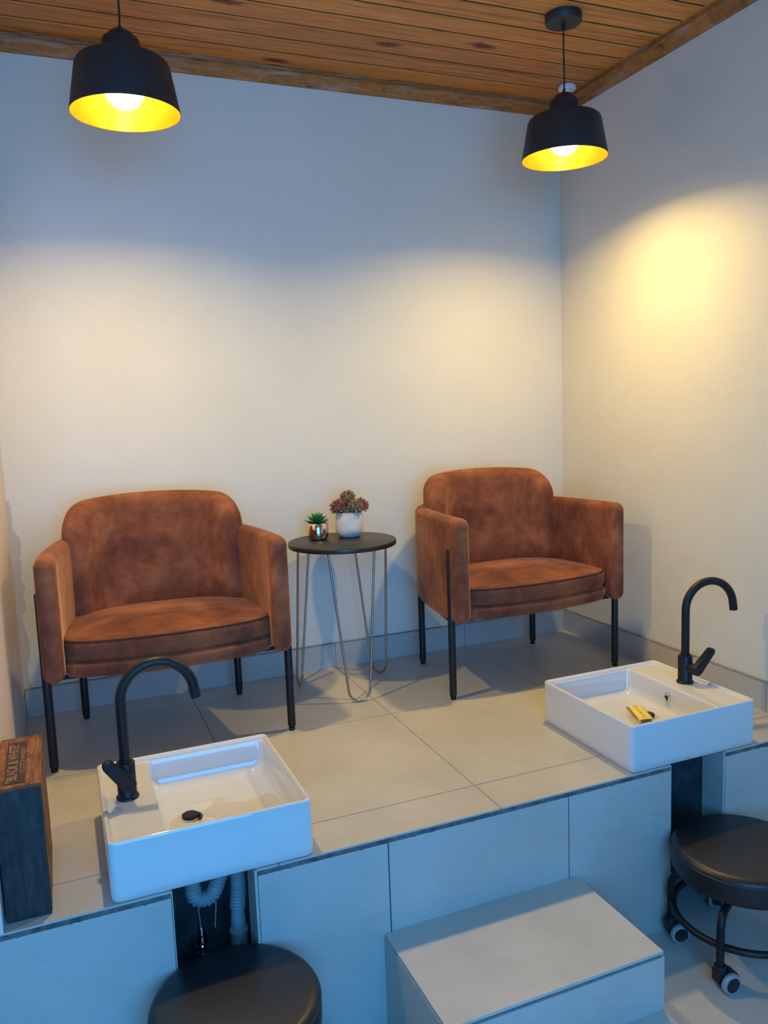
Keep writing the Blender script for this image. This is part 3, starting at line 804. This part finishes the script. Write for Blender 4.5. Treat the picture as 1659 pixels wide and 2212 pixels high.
# ------------------------------------------------------------------ wooden crate
CX0, CX1, CY0, CY1, CZ = -2.309, -2.219, -1.302, -1.000, .291
t = thing('wooden_crate', 'old narrow wooden crate with faded lettering at the left edge beside the left basin', 'crate', ((CX0+CX1)/2, (CY0+CY1)/2, 0))
ox, oy = (CX0+CX1)/2, (CY0+CY1)/2
def cb(name, x0, x1, y0, y1, z0, z1, m, lab=None, bev=.0012):
    bm = bmesh.new(); box(bm, x0-ox, x1-ox, y0-oy, y1-oy, z0, z1)
    bmesh.ops.subdivide_edges(bm, edges=bm.edges[:], cuts=7, use_grid_fill=True)
    rq = random.Random(hash(name) % 97 if False else len(name))
    for v in bm.verts: v.co += Vector((rq.uniform(-1, 1), rq.uniform(-1, 1), rq.uniform(-1, 1)))*.0005
    o = obj(name, bm, m, t, smooth=False)
    if lab: o['label'] = lab
    return o
cb('top_panel', CX0, CX1-.006, CY0+.0125, CY1, CZ-.012, CZ, 'crate', 'reddish wooden top with printed lettering')
cb('end_panel', CX0, CX1-.0015, CY0-.0005, CY0+.011, 0, CZ-.0008, 'crate_dark', 'blackened front panel')
cb('side_panel', CX1-.0065, CX1, CY0+.0125, CY1, 0, CZ-.002, 'crate', 'bare wood side panel')
cb('back_panel', CX0, CX1-.007, CY1-.013, CY1, 0, CZ-.013, 'crate')
cb('inner_side', CX0, CX0+.006, CY0+.0125, CY1-.013, 0, CZ-.013, 'crate')
bm = bmesh.new(); box(bm, -.028, .014, -.122, .118, CZ+.0004, CZ+.0010)
lab = obj('printed_label', bm, 'print_black', t, smooth=False)
for (x0, x1, y0, y1) in ((-.030, .016, -.130, -.1285), (-.030, .016, .1185, .120), (-.030, -.0285, -.130, .120), (.0145, .016, -.130, .120)):
    pass
mt = Matrix.Translation((-.0125, -.005, CZ+.0012)) @ Matrix.Rotation(PI/2, 4, 'Z')
text_mesh('lettering', '"BLACK & WHITE"', .030, 'print_wood', lab, mt, .0003, 0, .92, .0004)
mt = Matrix.Translation((.0075, .004, CZ+.0012)) @ Matrix.Rotation(PI/2, 4, 'Z')
text_mesh('lettering', 'SCOTCH WHISKY', .015, 'print_wood', lab, mt, .0003, 0, 1.2, .0001)

# ------------------------------------------------------------------ light
w = bpy.data.worlds.new('world'); sc.world = w; w.use_nodes = True
bg = w.node_tree.nodes['Background']; bg.inputs['Color'].default_value = (.08, .40, 1, 1); bg.inputs['Strength'].default_value = 1.2
def area(name, loc, target, sx, sy, col, e):
    l = bpy.data.lights.new(name, 'AREA'); l.shape = 'RECTANGLE'; l.size = sx; l.size_y = sy; l.color = col; l.energy = e
    o = bpy.data.objects.new(name, l); COL.objects.link(o); o.location = loc
    o.rotation_euler = (Vector(target)-Vector(loc)).to_track_quat('-Z', 'Z').to_euler(); return o
area('window_daylight', ((WX0+WX1)/2, FY-.02, (WZ0+WZ1)/2), ((WX0+WX1)/2, 0, (WZ0+WZ1)/2), WX1-WX0-.1, WZ1-WZ0-.1, (.055, .385, 1.0), 88)

vs = sc.view_settings; vs.view_transform = 'Standard'; vs.look = 'None'; vs.exposure = 0.0; vs.gamma = 1.0; vs.use_curve_mapping = False
sc.cycles.max_bounces = 8; sc.cycles.diffuse_bounces = 5; sc.cycles.glossy_bounces = 5
sc.cycles.caustics_reflective = False; sc.cycles.sample_clamp_indirect = 6
